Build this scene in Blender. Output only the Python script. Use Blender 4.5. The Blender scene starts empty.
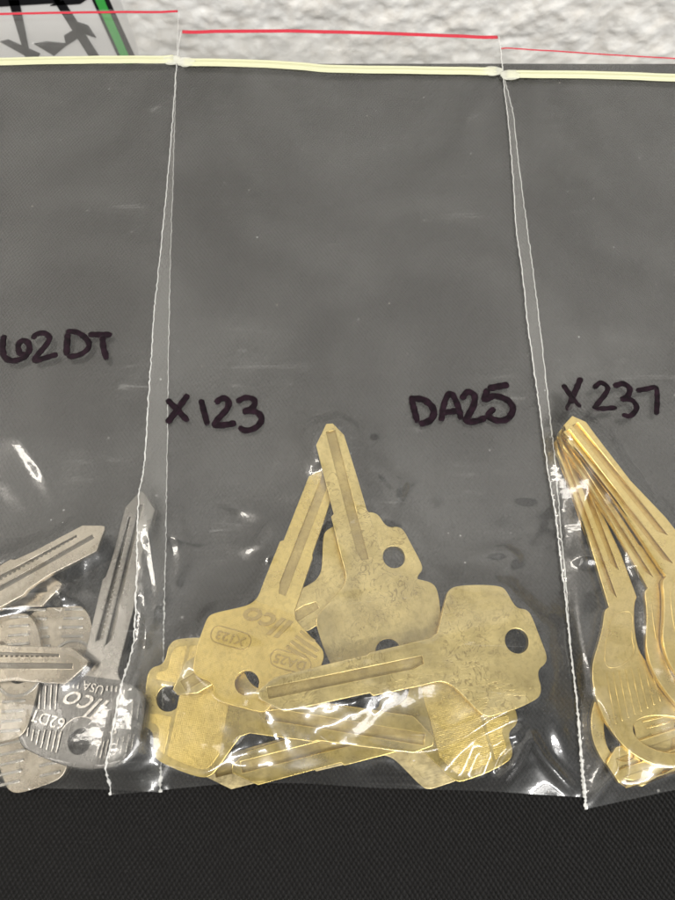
import bpy, bmesh, math, random
import numpy as np
from mathutils import Matrix, Vector
random.seed(7); rng = np.random.RandomState(5)
S = bpy.context.scene
col = S.collection
R = math.radians

# ------------------------------------------------------------ camera, world, lamps, exposure
TILT = 19.0; CH = 161.3; FPX = 676.0                 # degrees, mm above the mat, focal length in photo pixels
cd = bpy.data.cameras.new('camera'); cam = bpy.data.objects.new('camera', cd); col.objects.link(cam)
cam.location = (0, 0, CH/1000); cam.rotation_euler = (R(TILT), 0, 0)
cd.sensor_fit = 'VERTICAL'; cd.sensor_height = 24.0; cd.sensor_width = 18.0; cd.lens = 24.0*FPX/900
cd.clip_start = 0.005; cd.clip_end = 50
cd.dof.use_dof = True; cd.dof.focus_distance = 0.165; cd.dof.aperture_fstop = 20.0
S.camera = cam

w = bpy.data.worlds.new("World"); S.world = w; w.use_nodes = True
wn = w.node_tree; wn.nodes.clear()
wo = wn.nodes.new('ShaderNodeOutputWorld'); bg = wn.nodes.new('ShaderNodeBackground')
tc = wn.nodes.new('ShaderNodeTexCoord'); sx = wn.nodes.new('ShaderNodeSeparateXYZ')
rampz = wn.nodes.new('ShaderNodeValToRGB')
wn.links.new(tc.outputs['Generated'], sx.inputs[0]); wn.links.new(sx.outputs['Z'], rampz.inputs[0])
e = rampz.color_ramp.elements
e[0].position = 0.0; e[0].color = (0.40, 0.40, 0.39, 1)
e[1].position = 1.0; e[1].color = (0.42, 0.425, 0.42, 1)
m_ = rampz.color_ramp.elements.new(0.42); m_.color = (0.85, 0.85, 0.83, 1); m_ = rampz.color_ramp.elements.new(0.68); m_.color = (0.40, 0.405, 0.40, 1)
rampx = wn.nodes.new('ShaderNodeValToRGB'); mrx = wn.nodes.new('ShaderNodeMapRange'); mrx.inputs[1].default_value = -.5; mrx.inputs[2].default_value = .5
wn.links.new(sx.outputs['X'], mrx.inputs[0]); wn.links.new(mrx.outputs[0], rampx.inputs[0])
q_ = rampx.color_ramp.elements; q_[0].position = 0; q_[0].color = (1.5, 1.42, 1.28, 1); q_[1].position = 1; q_[1].color = (.62, .63, .63, 1)
q3 = rampx.color_ramp.elements.new(.5); q3.color = (.56, .57, .575, 1)
mxw = wn.nodes.new('ShaderNodeMix'); mxw.data_type = 'RGBA'; mxw.blend_type = 'MULTIPLY'; mxw.inputs[0].default_value = 1
wn.links.new(rampz.outputs[0], mxw.inputs[6]); wn.links.new(rampx.outputs[0], mxw.inputs[7])
nzw = wn.nodes.new('ShaderNodeTexNoise'); nzw.inputs['Scale'].default_value = 2.6; nzw.inputs['Detail'].default_value = 1.5; wn.links.new(tc.outputs['Generated'], nzw.inputs[0])
nrw = wn.nodes.new('ShaderNodeValToRGB'); wn.links.new(nzw.outputs[0], nrw.inputs[0])
nrw.color_ramp.elements[0].position = .36; nrw.color_ramp.elements[0].color = (.42, .42, .42, 1); nrw.color_ramp.elements[1].position = .64; nrw.color_ramp.elements[1].color = (1.6, 1.6, 1.6, 1)
mx2 = wn.nodes.new('ShaderNodeMix'); mx2.data_type = 'RGBA'; mx2.blend_type = 'MULTIPLY'; mx2.inputs[0].default_value = 1
wn.links.new(mxw.outputs[2], mx2.inputs[6]); wn.links.new(nrw.outputs[0], mx2.inputs[7])
wn.links.new(mx2.outputs[2], bg.inputs[0]); bg.inputs[1].default_value = .80
wn.links.new(bg.outputs[0], wo.inputs[0])

def lamp(name, loc, target, sx_, sy_, power, color):
    ld = bpy.data.lights.new(name, 'AREA'); ld.shape = 'RECTANGLE'; ld.size = sx_; ld.size_y = sy_
    ld.energy = power; ld.color = color
    o = bpy.data.objects.new(name, ld); col.objects.link(o); o.location = loc
    d = Vector(target) - Vector(loc); o.rotation_euler = d.to_track_quat('-Z', 'Y').to_euler()
    return o
lamp('tube_or_glare_lamp', (-1.35, 0.12, 1.15), (0, .06, 0), 0.16, 0.9, 11, (1, .94, .85))
lamp('tube_or_glare_lamp', (0.35, -1.22, 1.38), (0, .20, -.05), 1.2, 0.14, 31, (1, .985, .96))
lamp('tube_or_glare_lamp', (0.62, -0.84, 1.5), (0, .1, 0), 0.75, 0.34, 11, (1, .98, .95))  # soft panel added for glare on the lower right film
lamp('tube_or_glare_lamp', (-0.86, -0.62, 1.6), (0, .05, 0), 0.6, 0.26, 3, (1, .95, .87))  # extra soft panel added for a milky sheen on the left film
S.view_settings.view_transform = 'Standard'; S.view_settings.look = 'None'
S.view_settings.exposure = 0.0; S.view_settings.gamma = 1

# ------------------------------------------------------------ photo geometry -> plane geometry (mm)
ct, st = math.cos(R(TILT)), math.sin(R(TILT))
def P(px, py, z=0.0):
    u = (px-337.5)/FPX; v = (450-py)/FPX
    dx, dy, dz = u, st+v*ct, -ct+v*st
    k = (z-CH)/dz
    return (dx*k, dy*k)
def PV(px, py, z=0.0):
    x, y = P(px, py, z); return Vector((x, y, z))

# ------------------------------------------------------------ node helpers
def mat(name):
    m = bpy.data.materials.new(name); m.use_nodes = True; m.node_tree.nodes.clear()
    return m, m.node_tree
def N(t, typ, **kw):
    n = t.nodes.new(typ)
    for k, v in kw.items():
        if k.startswith('_'): setattr(n, k[1:], v)
        else: n.inputs[k.replace('__', ' ')].default_value = v
    return n
def L(t, a, b): t.links.new(a, b)
def ramp(t, fac, stops):
    n = t.nodes.new('ShaderNodeValToRGB'); L(t, fac, n.inputs[0]); el = n.color_ramp.elements
    el[0].position, el[0].color = stops[0][0], stops[0][1]
    el[1].position, el[1].color = stops[-1][0], stops[-1][1]
    for p, c in stops[1:-1]:
        q = el.new(p); q.color = c
    return n
def g(v): return (v, v, v, 1)
def coords(t, scale=(1, 1, 1), rot=(0, 0, 0)):
    c = t.nodes.new('ShaderNodeTexCoord'); m = t.nodes.new('ShaderNodeMapping')
    L(t, c.outputs['Object'], m.inputs[0]); m.inputs['Scale'].default_value = scale; m.inputs['Rotation'].default_value = rot
    return m.outputs[0]
def math_(t, op, a, b=None):
    n = t.nodes.new('ShaderNodeMath'); n.operation = op
    for i, v in enumerate((a, b)):
        if v is None: continue
        if isinstance(v, (int, float)): n.inputs[i].default_value = v
        else: L(t, v, n.inputs[i])
    return n.outputs[0]

def metal(name, base, dark, rough, dots=False, wear=0.5, streak=0.0, seed=0.0):
    m, t = mat(name)
    out = N(t, 'ShaderNodeOutputMaterial'); b = N(t, 'ShaderNodeBsdfPrincipled')
    b.inputs['Metallic'].default_value = 0.92
    co = coords(t)
    oi = N(t, 'ShaderNodeObjectInfo')
    va = N(t, 'ShaderNodeVectorMath', _operation='ADD'); L(t, co, va.inputs[0])
    mu = N(t, 'ShaderNodeVectorMath', _operation='SCALE'); L(t, oi.outputs['Location'], mu.inputs[0]); mu.inputs['Scale'].default_value = 3.3
    L(t, mu.outputs[0], va.inputs[1]); co2 = va.outputs[0]
    n1 = N(t, 'ShaderNodeTexNoise', Scale=170.0, Detail=5.0, Roughness=0.62); L(t, co2, n1.inputs[0])
    n2 = N(t, 'ShaderNodeTexNoise', Scale=900.0, Detail=4.0, Roughness=0.7); L(t, co2, n2.inputs[0])
    r1 = ramp(t, n1.outputs[0], [(0.36, g(0)), (0.68, g(1))])
    r2 = ramp(t, n2.outputs[0], [(0.40, g(0)), (0.5, g(.8)), (0.7, g(1))])
    mixa = N(t, 'ShaderNodeMix', _data_type='RGBA'); mixa.inputs[6].default_value = (*dark, 1); mixa.inputs[7].default_value = (*base, 1)
    f = math_(t, 'MULTIPLY', r1.outputs[0], wear); f = math_(t, 'ADD', f, 1-wear)
    f = math_(t, 'MULTIPLY', f, math_(t, 'ADD', math_(t, 'MULTIPLY', r2.outputs[0], 0.35), 0.65))
    L(t, f, mixa.inputs[0])
    sn = N(t, 'ShaderNodeTexNoise', Scale=330.0, Detail=2.5, Roughness=.6, Distortion=1.4); L(t, co2, sn.inputs[0])
    sl = math_(t, 'ABSOLUTE', math_(t, 'SUBTRACT', sn.outputs[0], .5)); sl = ramp(t, sl, [(0.006, g(1)), (.028, g(0))])
    sg = N(t, 'ShaderNodeTexNoise', Scale=62.0, Detail=1.0); L(t, co2, sg.inputs[0]); sgr = ramp(t, sg.outputs[0], [(.46, g(0)), (.60, g(1))])
    scm = math_(t, 'MULTIPLY', math_(t, 'MULTIPLY', sl.outputs[0], sgr.outputs[0]), .2+.42*min(streak, 1))
    mixs = N(t, 'ShaderNodeMix', _data_type='RGBA'); L(t, scm, mixs.inputs[0]); L(t, mixa.outputs[2], mixs.inputs[6]); mixs.inputs[7].default_value = (dark[0]*.55, dark[1]*.5, dark[2]*.45, 1)
    L(t, mixs.outputs[2], b.inputs['Base Color'])
    rr = math_(t, 'ADD', math_(t, 'MULTIPLY', n1.outputs[0], 0.22), rough-0.11); L(t, rr, b.inputs['Roughness'])
    # scratches: thin curved lines of warped bands
    wv = N(t, 'ShaderNodeTexNoise', Scale=60.0, Detail=2.0); L(t, co2, wv.inputs[0])
    mp = N(t, 'ShaderNodeMapping'); mp.inputs['Scale'].default_value = (260, 2600, 400); mp.inputs['Rotation'].default_value = (0, 0, .5+seed)
    L(t, co2, mp.inputs[0]); sc = N(t, 'ShaderNodeTexNoise', Scale=1.0, Detail=3.0, Roughness=.65); L(t, mp.outputs[0], sc.inputs[0])
    h = math_(t, 'ADD', math_(t, 'MULTIPLY', sc.outputs[0], 0.5+streak*.6), math_(t, 'MULTIPLY', n2.outputs[0], 0.9)); h = math_(t, 'SUBTRACT', h, math_(t, 'MULTIPLY', scm, .6))
    if dots:
        v = N(t, 'ShaderNodeTexVoronoi', Scale=2300.0, Randomness=.25) if False else t.nodes.new('ShaderNodeTexVoronoi')
        v.inputs['Scale'].default_value = 2900; v.inputs['Randomness'].default_value = .1; L(t, co, v.inputs['Vector'])
        d = math_(t, 'MULTIPLY', math_(t, 'SUBTRACT', 1.0, v.outputs['Distance']), 1.6); h = math_(t, 'ADD', h, d)
    bp = N(t, 'ShaderNodeBump', Strength=0.5 if dots else 0.4, Distance=0.00008); L(t, h, bp.inputs['Height']); L(t, bp.outputs[0], b.inputs['Normal'])
    L(t, b.outputs[0], out.inputs[0])
    return m
brass = metal('brass', (.66, .52, .19), (.34, .255, .085), .29, wear=.45)
brass_rub = metal('brass_rubbed', (.70, .57, .25), (.36, .275, .10), .33, wear=.5, streak=1.2, seed=.4)
brass_dots = metal('brass_knurled', (.68, .52, .17), (.38, .28, .08), .31, dots=True, wear=.35)
brass_worn = metal('brass_tarnished', (.72, .60, .33), (.22, .18, .09), .42, wear=.75, streak=.6)
gold = metal('yellow_brass', (.70, .55, .22), (.46, .34, .11), .30, wear=.35)
nickel = metal('nickel_silver', (.50, .445, .36), (.28, .245, .195), .28, wear=.4)
nickel_dark = metal('tilt_shaded_nickel', (.085, .083, .08), (.045, .044, .042), .27, wear=.5)  # nickel painted darker in place of the key's tilted reflection
nickel_blade = metal('tilt_shaded_nickel_blade', (.20, .19, .175), (.12, .115, .105), .28, wear=.4)  # blade of the tilted key, its darkening put into the colour
nickel_edge = metal('polished_nickel_relief', (.46, .44, .40), (.3, .29, .27), .25, wear=.3)
nickel_dim = metal('tilt_shaded_nickel_relief', (.24, .23, .215), (.16, .15, .14), .25, wear=.3)  # relief of the tilted key, darkened in colour along with its bow
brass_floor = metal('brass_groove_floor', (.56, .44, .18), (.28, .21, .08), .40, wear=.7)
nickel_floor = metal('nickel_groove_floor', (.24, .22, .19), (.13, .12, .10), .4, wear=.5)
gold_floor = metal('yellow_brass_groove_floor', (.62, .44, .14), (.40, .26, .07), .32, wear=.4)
brass_stamp = metal('brass_stamped', (.44, .33, .12), (.30, .22, .08), .30, wear=.3)

def film_mat(name, F0=.072, haze=.011, bump=.35, tint=(1, 1, 1), rough=.09):
    m, t = mat(name)
    out = N(t, 'ShaderNodeOutputMaterial')
    tr = N(t, 'ShaderNodeBsdfTransparent'); tr.inputs[0].default_value = (.97*tint[0], .97*tint[1], .965*tint[2], 1)
    gl = N(t, 'ShaderNodeBsdfGlossy', Roughness=rough); gl.inputs[0].default_value = (1, 1, 1, 1)
    df = N(t, 'ShaderNodeBsdfDiffuse'); df.inputs[0].default_value = (.8, .8, .78, 1)
    co = coords(t)
    a = N(t, 'ShaderNodeTexNoise', Scale=70.0, Detail=4.0, Roughness=.55); L(t, co, a.inputs[0])
    mp = N(t, 'ShaderNodeMapping'); mp.inputs['Scale'].default_value = (60, 420, 60); mp.inputs['Rotation'].default_value = (0, 0, .1); L(t, co, mp.inputs[0])
    c = N(t, 'ShaderNodeTexNoise', Scale=1.0, Detail=4.0, Roughness=.6); L(t, mp.outputs[0], c.inputs[0])
    h = math_(t, 'ADD', math_(t, 'MULTIPLY', a.outputs[0], 1.3), math_(t, 'MULTIPLY', c.outputs[0], .12))
    # fine scratches running across the bag
    mp2 = N(t, 'ShaderNodeMapping'); mp2.inputs['Scale'].default_value = (9, 260, 9); mp2.inputs['Rotation'].default_value = (0, 0, .03); L(t, co, mp2.inputs[0])
    sn = N(t, 'ShaderNodeTexNoise', Scale=1.0, Detail=1.5); L(t, mp2.outputs[0], sn.inputs[0])
    line = math_(t, 'ABSOLUTE', math_(t, 'SUBTRACT', sn.outputs[0], .5)); line = math_(t, 'LESS_THAN', line, .0018)
    brk = N(t, 'ShaderNodeTexNoise', Scale=42.0, Detail=2.0); L(t, co, brk.inputs[0])
    line = math_(t, 'MULTIPLY', line, math_(t, 'GREATER_THAN', brk.outputs[0], .54))
    vo = t.nodes.new('ShaderNodeTexVoronoi'); vo.inputs['Scale'].default_value = 120; L(t, co, vo.inputs['Vector'])
    spk = math_(t, 'LESS_THAN', vo.outputs['Distance'], .035)
    bp = N(t, 'ShaderNodeBump', Strength=bump, Distance=.0006); L(t, h, bp.inputs['Height'])
    L(t, bp.outputs[0], gl.inputs['Normal'])
    lw = N(t, 'ShaderNodeLayerWeight', Blend=.5); L(t, bp.outputs[0], lw.inputs['Normal'])
    f5 = math_(t, 'POWER', lw.outputs['Facing'], 5.0)
    fr = math_(t, 'ADD', math_(t, 'MULTIPLY', f5, 1-F0), F0)
    g2 = N(t, 'ShaderNodeBsdfGlossy', Roughness=.30); L(t, bp.outputs[0], g2.inputs['Normal'])
    gm = N(t, 'ShaderNodeMixShader'); gm.inputs[0].default_value = .55; L(t, gl.outputs[0], gm.inputs[1]); L(t, g2.outputs[0], gm.inputs[2])
    m1 = N(t, 'ShaderNodeMixShader'); L(t, fr, m1.inputs[0]); L(t, tr.outputs[0], m1.inputs[1]); L(t, gm.outputs[0], m1.inputs[2])
    hz = math_(t, 'ADD', haze, math_(t, 'MULTIPLY', line, .07)); hz = math_(t, 'ADD', hz, math_(t, 'MULTIPLY', spk, .25))
    b2 = N(t, 'ShaderNodeTexNoise', Scale=16.0, Detail=6.0, Roughness=.6, Distortion=.8); L(t, co, b2.inputs[0])
    hz = math_(t, 'ADD', hz, math_(t, 'MULTIPLY', math_(t, 'SUBTRACT', b2.outputs[0], .5), haze*9.0)); hz = math_(t, 'MAXIMUM', hz, .002)
    m2 = N(t, 'ShaderNodeMixShader'); L(t, hz, m2.inputs[0]); L(t, m1.outputs[0], m2.inputs[1]); L(t, df.outputs[0], m2.inputs[2])
    L(t, m2.outputs[0], out.inputs[0])
    return m
film_front = film_mat('clear_film'); film_back = film_mat('clear_film_back', F0=.055, haze=.010, bump=.2, rough=.16)

def simple(name, base, rough=.5, metallic=0., trans=0., bumpscale=0, bump=.3, dist=.0001, alpha=1., spec=.5):
    m, t = mat(name)
    out = N(t, 'ShaderNodeOutputMaterial'); b = N(t, 'ShaderNodeBsdfPrincipled')
    b.inputs['Base Color'].default_value = (*base, 1); b.inputs['Roughness'].default_value = rough
    b.inputs['Metallic'].default_value = metallic; b.inputs['Specular IOR Level'].default_value = spec; b.inputs['Alpha'].default_value = alpha
    co = coords(t)
    if bumpscale:
        n = N(t, 'ShaderNodeTexNoise', Scale=float(bumpscale), Detail=4.0); L(t, co, n.inputs[0])
        bp = N(t, 'ShaderNodeBump', Strength=bump, Distance=dist); L(t, n.outputs[0], bp.inputs['Height']); L(t, bp.outputs[0], b.inputs['Normal'])
    L(t, b.outputs[0], out.inputs[0]); return m
seal_mat = simple('heat_sealed_edge', (.80, .80, .78), .22, bumpscale=1500, bump=.9, dist=.0003, alpha=.5)
zip_mat = simple('cream_zip', (.68, .68, .46), .3, bumpscale=500, bump=.2, alpha=.8)
zip_clear = simple('clear_zip_end', (.8, .8, .7), .15, bumpscale=900, bump=.8, dist=.0004, alpha=.45)
red_mat = simple('red_print', (.50, .012, .035), .35, alpha=.95)

def ink_mat():
    m, t = mat('purple_black_marker')
    out = N(t, 'ShaderNodeOutputMaterial'); b = N(t, 'ShaderNodeBsdfPrincipled')
    n = N(t, 'ShaderNodeTexNoise', Scale=700.0, Detail=3.0); L(t, coords(t), n.inputs[0])
    r = ramp(t, n.outputs[0], [(.35, (.003, .001, .0025, 1)), (.7, (.016, .006, .012, 1))]); L(t, r.outputs[0], b.inputs['Base Color'])
    b.inputs['Roughness'].default_value = .45; b.inputs['Specular IOR Level'].default_value = .12
    L(t, b.outputs[0], out.inputs[0]); return m
ink = ink_mat()

def fabric_mat():
    m, t = mat('black_ballistic_nylon')
    out = N(t, 'ShaderNodeOutputMaterial'); b = N(t, 'ShaderNodeBsdfPrincipled')
    co = coords(t); sp = N(t, 'ShaderNodeSeparateXYZ')
    wn_ = N(t, 'ShaderNodeTexNoise', Scale=120.0, Detail=1.0); L(t, co, wn_.inputs[0])
    dw = N(t, 'ShaderNodeVectorMath', _operation='SCALE'); L(t, wn_.outputs['Color'], dw.inputs[0]); dw.inputs['Scale'].default_value = .0011
    ad = N(t, 'ShaderNodeVectorMath', _operation='ADD'); L(t, co, ad.inputs[0]); L(t, dw.outputs[0], ad.inputs[1]); L(t, ad.outputs[0], sp.inputs[0])
    X = math_(t, 'MULTIPLY', sp.outputs['X'], 2*math.pi/.00108); Y = math_(t, 'MULTIPLY', sp.outputs['Y'], 2*math.pi/.00150)
    # plain weave: yarn crowns alternate over the two diagonals
    s = math_(t, 'MULTIPLY', math_(t, 'SINE', X), math_(t, 'SINE', Y))
    crown = math_(t, 'MAXIMUM', s, 0.0)
    crown2 = math_(t, 'MULTIPLY', math_(t, 'MAXIMUM', math_(t, 'MULTIPLY', s, -1.0), 0.0), .55)
    hh = math_(t, 'POWER', math_(t, 'ADD', math_(t, 'MULTIPLY', s, .5), .5), 1.4)
    fn = N(t, 'ShaderNodeTexNoise', Scale=3500.0, Detail=2.0); L(t, co, fn.inputs[0])
    h = math_(t, 'ADD', hh, math_(t, 'MULTIPLY', fn.outputs[0], .6))
    bp = N(t, 'ShaderNodeBump', Strength=1.0, Distance=.00022); L(t, h, bp.inputs['Height']); L(t, bp.outputs[0], b.inputs['Normal'])
    r = ramp(t, hh, [(0.02, (.0012, .0012, .0012, 1)), (.40, (.0038, .0037, .0037, 1)), (1.0, (.0125, .012, .012, 1))])  # sheen on crowns and shade in gaps put into the yarn colour
    # dust specks
    v = t.nodes.new('ShaderNodeTexVoronoi'); v.inputs['Scale'].default_value = 95; L(t, co, v.inputs['Vector'])
    d = math_(t, 'LESS_THAN', v.outputs['Distance'], .025)
    mx = N(t, 'ShaderNodeMix', _data_type='RGBA'); L(t, d, mx.inputs[0]); L(t, r.outputs[0], mx.inputs[6]); mx.inputs[7].default_value = (.22, .20, .18, 1)
    L(t, mx.outputs[2], b.inputs['Base Color'])
    b.inputs['Roughness'].default_value = .5; b.inputs['Specular IOR Level'].default_value = .11
    L(t, b.outputs[0], out.inputs[0]); return m
fabric = fabric_mat()

def wall_mat():
    m, t = mat('painted_masonry')
    out = N(t, 'ShaderNodeOutputMaterial'); b = N(t, 'ShaderNodeBsdfPrincipled')
    co = coords(t)
    a = N(t, 'ShaderNodeTexNoise', Scale=150.0, Detail=4.0, Roughness=.55); L(t, co, a.inputs[0])
    v = t.nodes.new('ShaderNodeTexVoronoi'); v.inputs['Scale'].default_value = 170; L(t, co, v.inputs['Vector'])
    h = math_(t, 'ADD', math_(t, 'MULTIPLY', a.outputs[0], 1.5), math_(t, 'MULTIPLY', v.outputs['Distance'], -.35))
    bp = N(t, 'ShaderNodeBump', Strength=.3, Distance=.002); L(t, h, bp.inputs['Height']); L(t, bp.outputs[0], b.inputs['Normal'])
    r = ramp(t, a.outputs[0], [(.3, (.78, .75, .70, 1)), (.6, (.88, .87, .84, 1))]); L(t, r.outputs[0], b.inputs['Base Color'])
    b.inputs['Roughness'].default_value = .4
    L(t, b.outputs[0], out.inputs[0]); return m
wallm = wall_mat()
table_m = simple('grey_laminate', (.32, .30, .28), .5, bumpscale=300, bump=.2)

# ------------------------------------------------------------ object helpers
def mesh_obj(name, verts, faces, m, parent=None, smooth=True):
    me = bpy.data.meshes.new(name); me.from_pydata(verts, [], faces); me.update()
    me.materials.append(m)
    if smooth: me.polygons.foreach_set('use_smooth', [True]*len(me.polygons))
    o = bpy.data.objects.new(name, me); col.objects.link(o)
    if parent: o.parent = parent
    return o
def empty(name, loc=(0, 0, 0)):
    o = bpy.data.objects.new(name, None); o.empty_display_size = .01; col.objects.link(o); o.location = loc; return o
def tag(o, label=None, cat=None, group=None, kind=None):
    for k, v in (('label', label), ('category', cat), ('group', group), ('kind', kind)):
        if v: o[k] = v
    return o

# tiny value noise
_tab = rng.rand(256, 256)
def vnoise(x, y):
    xi = np.floor(x).astype(int); yi = np.floor(y).astype(int); fx = x-xi; fy = y-yi
    fx = fx*fx*(3-2*fx); fy = fy*fy*(3-2*fy)
    a = _tab[xi % 256, yi % 256]; b = _tab[(xi+1) % 256, yi % 256]; c = _tab[xi % 256, (yi+1) % 256]; d = _tab[(xi+1) % 256, (yi+1) % 256]
    return (a*(1-fx)+b*fx)*(1-fy)+(c*(1-fx)+d*fx)*fy
def fnoise(x, y, o=3):
    s = 0; a = .5; tt = 0
    for i in range(o):
        s = s+a*vnoise(x*2**i+17.3*i, y*2**i+9.1*i); tt += a; a *= .5
    return s/tt

# ------------------------------------------------------------ the setting
def mat_height(x, y):        # gentle sag and folds of the nylon, mm (x, y arrays in mm)
    x = np.asarray(x, float); y = np.asarray(y, float)
    h = -.25 + .25*fnoise(x/45+5, y/45+8, 2)
    front = 1/(1+np.exp((y+70)/3.0))          # in front of the bags the cloth is loose
    h = h - front*(4.5*np.exp(-((x+40+.1*(y+75))/6.5)**2)) + front*(3.4*(fnoise(x/24, y/40+3, 2)-.5))
    h = h - .0016*np.clip(-y-78, 0, 60)**2
    return h
xs = np.arange(-230, 231, 2.0); ys = np.concatenate([np.arange(-150, -50, 1.5), np.arange(-50, 183.5, 3.0), [183.4]])
gx, gy = np.meshgrid(xs, ys)
gz = mat_height(gx, gy)
nx, ny = len(xs), len(ys)
edge = 184.2
v = [(gx[j, i]/1000, gy[j, i]/1000, gz[j, i]/1000) for j in range(ny) for i in range(nx)]
f = [(j*nx+i, j*nx+i+1, (j+1)*nx+i+1, (j+1)*nx+i) for j in range(ny-1) for i in range(nx-1)]
# rounded rear edge, rear face and the other sides
base = len(v)
for k, (dy, dz) in enumerate([(1.0, -.3), (1.8, -1.1), (2.1, -2.2), (2.2, -10), (2.2, -150)]):
    for i in range(nx): v.append((xs[i]/1000, (ys[-1]+dy)/1000, (gz[-1, i]+dz)/1000))
rows = [(ny-1)*nx] + [base+k*nx for k in range(5)]
for a_, b_ in zip(rows[:-1], rows[1:]):
    f += [(a_+i, a_+i+1, b_+i+1, b_+i) for i in range(nx-1)]
b0 = len(v)
for i in range(nx): v.append((xs[i]/1000, ys[0]/1000, -.150))
f += [(b0+i, b0+i+1, i+1, i) for i in range(nx-1)]
for side in (0, nx-1):
    b1 = len(v)
    for j in range(ny): v.append((xs[side]/1000, ys[j]/1000, -.150))
    f += [(j*nx+side, b1+j, b1+j+1, (j+1)*nx+side) for j in range(ny-1)]
case = mesh_obj('nylon_case', v, f, fabric)
tag(case, 'black woven nylon case lying flat under the three clear bags of keys', 'case')

tb = mesh_obj('table', [(-1, -1, -.1505), (1, -1, -.1505), (1, .298, -.1505), (-1, .298, -.1505)], [(0, 1, 2, 3)], table_m, smooth=False)
tag(tb, kind='structure')

# painted masonry wall behind: block faces with a raked joint
WY = 285.0
wx = np.concatenate([np.arange(-1600, -170, 30.), np.arange(-170, 230, 1.), np.arange(230, 1601, 30.)]); wz = np.concatenate([np.arange(-152, -40, 1.), np.arange(-40, 2600, 30.)])
WX, WZ = np.meshgrid(wx, wz)
bump = 3.6*(fnoise(WX/9, WZ/7.5+40, 3)-.5)+.8*np.clip(fnoise(WX/3.4, WZ/3+7, 2)-.45, -.1, 1)
joint = np.exp(-((WX-128-.05*WZ)/5.0)**2)*2.2
jh = np.exp(-((WZ-60)/5.0)**2)*2.2
WYY = WY - bump + joint + jh
nwx, nwz = len(wx), len(wz)
v = [(WX[j, i]/1000, WYY[j, i]/1000, WZ[j, i]/1000) for j in range(nwz) for i in range(nwx)]
f = [(j*nwx+i, j*nwx+i+1, (j+1)*nwx+i+1, (j+1)*nwx+i) for j in range(nwz-1) for i in range(nwx-1)]
wall = mesh_obj('wall', v, f, wallm); tag(wall, 'rough white painted block wall behind the bags', 'wall')

# ------------------------------------------------------------ 2D outline -> bevelled plate
def plate(outline, holes, z0, z1, bev=.12, res=2):
    cu = bpy.data.curves.new('tmp', 'CURVE'); cu.dimensions = '2D'; cu.fill_mode = 'BOTH'
    for pts in [outline]+holes:
        s = cu.splines.new('POLY'); s.points.add(len(pts)-1)
        for i, p in enumerate(pts): s.points[i].co = (p[0], p[1], 0, 1)
        s.use_cyclic_u = True
    cu.extrude = (z1-z0)/2-bev; cu.bevel_depth = bev; cu.bevel_resolution = res; cu.offset = -bev
    o = bpy.data.objects.new('tmp', cu); col.objects.link(o)
    bpy.context.view_layer.update()
    me = bpy.data.meshes.new_from_object(o.evaluated_get(bpy.context.evaluated_depsgraph_get()))
    bpy.data.objects.remove(o); bpy.data.curves.remove(cu)
    me.transform(Matrix.Translation((0, 0, (z0+z1)/2)))
    return me
def textmesh(body, x, y, ang, size, z0, z1, shear=0., bold=.0, sx=1.):
    cu = bpy.data.curves.new('tmp', 'FONT'); cu.body = body; cu.size = size; cu.align_x = 'CENTER'; cu.align_y = 'CENTER'
    cu.extrude = (z1-z0)/2; cu.shear = shear; cu.offset = bold; cu.resolution_u = 3
    o = bpy.data.objects.new('tmp', cu); col.objects.link(o); bpy.context.view_layer.update()
    me = bpy.data.meshes.new_from_object(o.evaluated_get(bpy.context.evaluated_depsgraph_get()))
    bpy.data.objects.remove(o); bpy.data.curves.remove(cu)
    me.transform(Matrix.Translation((x, y, (z0+z1)/2)) @ Matrix.Rotation(ang, 4, 'Z') @ Matrix.Diagonal((sx, 1, 1, 1)))
    return me
def join(meshes, name, m):
    bm = bmesh.new()
    for me in meshes: bm.from_mesh(me); bpy.data.meshes.remove(me)
    bmesh.ops.scale(bm, vec=(.001, .001, .001), verts=bm.verts)
    out = bpy.data.meshes.new(name); bm.to_mesh(out); bm.free(); out.materials.clear(); out.materials.append(m)
    out.polygons.foreach_set('material_index', [0]*len(out.polygons))
    return out
def chaikin(p, n=2):
    for _ in range(n):
        q = []
        for i in range(len(p)):
            a, b = p[i], p[(i+1) % len(p)]
            q += [(a[0]*.75+b[0]*.25, a[1]*.75+b[1]*.25), (a[0]*.25+b[0]*.75, a[1]*.25+b[1]*.75)]
        p = q
    return p
def circle(cx, cy, r, n=40, ry=None, rot=0.):
    ry = ry or r
    return [(cx+r*math.cos(a)*math.cos(rot)-ry*math.sin(a)*math.sin(rot), cy+r*math.cos(a)*math.sin(rot)+ry*math.sin(a)*math.cos(rot)) for a in [2*math.pi*i/n for i in range(n)]]
def bar(p, q, wd, z0, z1, bev=.08):
    d = (q[0]-p[0], q[1]-p[1]); l = math.hypot(*d); n = (-d[1]/l*wd/2, d[0]/l*wd/2)
    return plate([(p[0]+n[0], p[1]+n[1]), (p[0]-n[0], p[1]-n[1]), (q[0]-n[0], q[1]-n[1]), (q[0]+n[0], q[1]+n[1])], [], z0, z1, min(bev, wd*.3), 1)
def inpoly(poly, x, y):
    c = np.zeros(np.shape(x), bool); n = len(poly); j = n-1
    for i in range(n):
        xi, yi = poly[i]; xj, yj = poly[j]
        if yi != yj:
            t_ = ((yi > y) != (yj > y)) & (x < (xj-xi)*(y-yi)/(yj-yi)+xi); c ^= t_
        j = i
    return c

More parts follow.
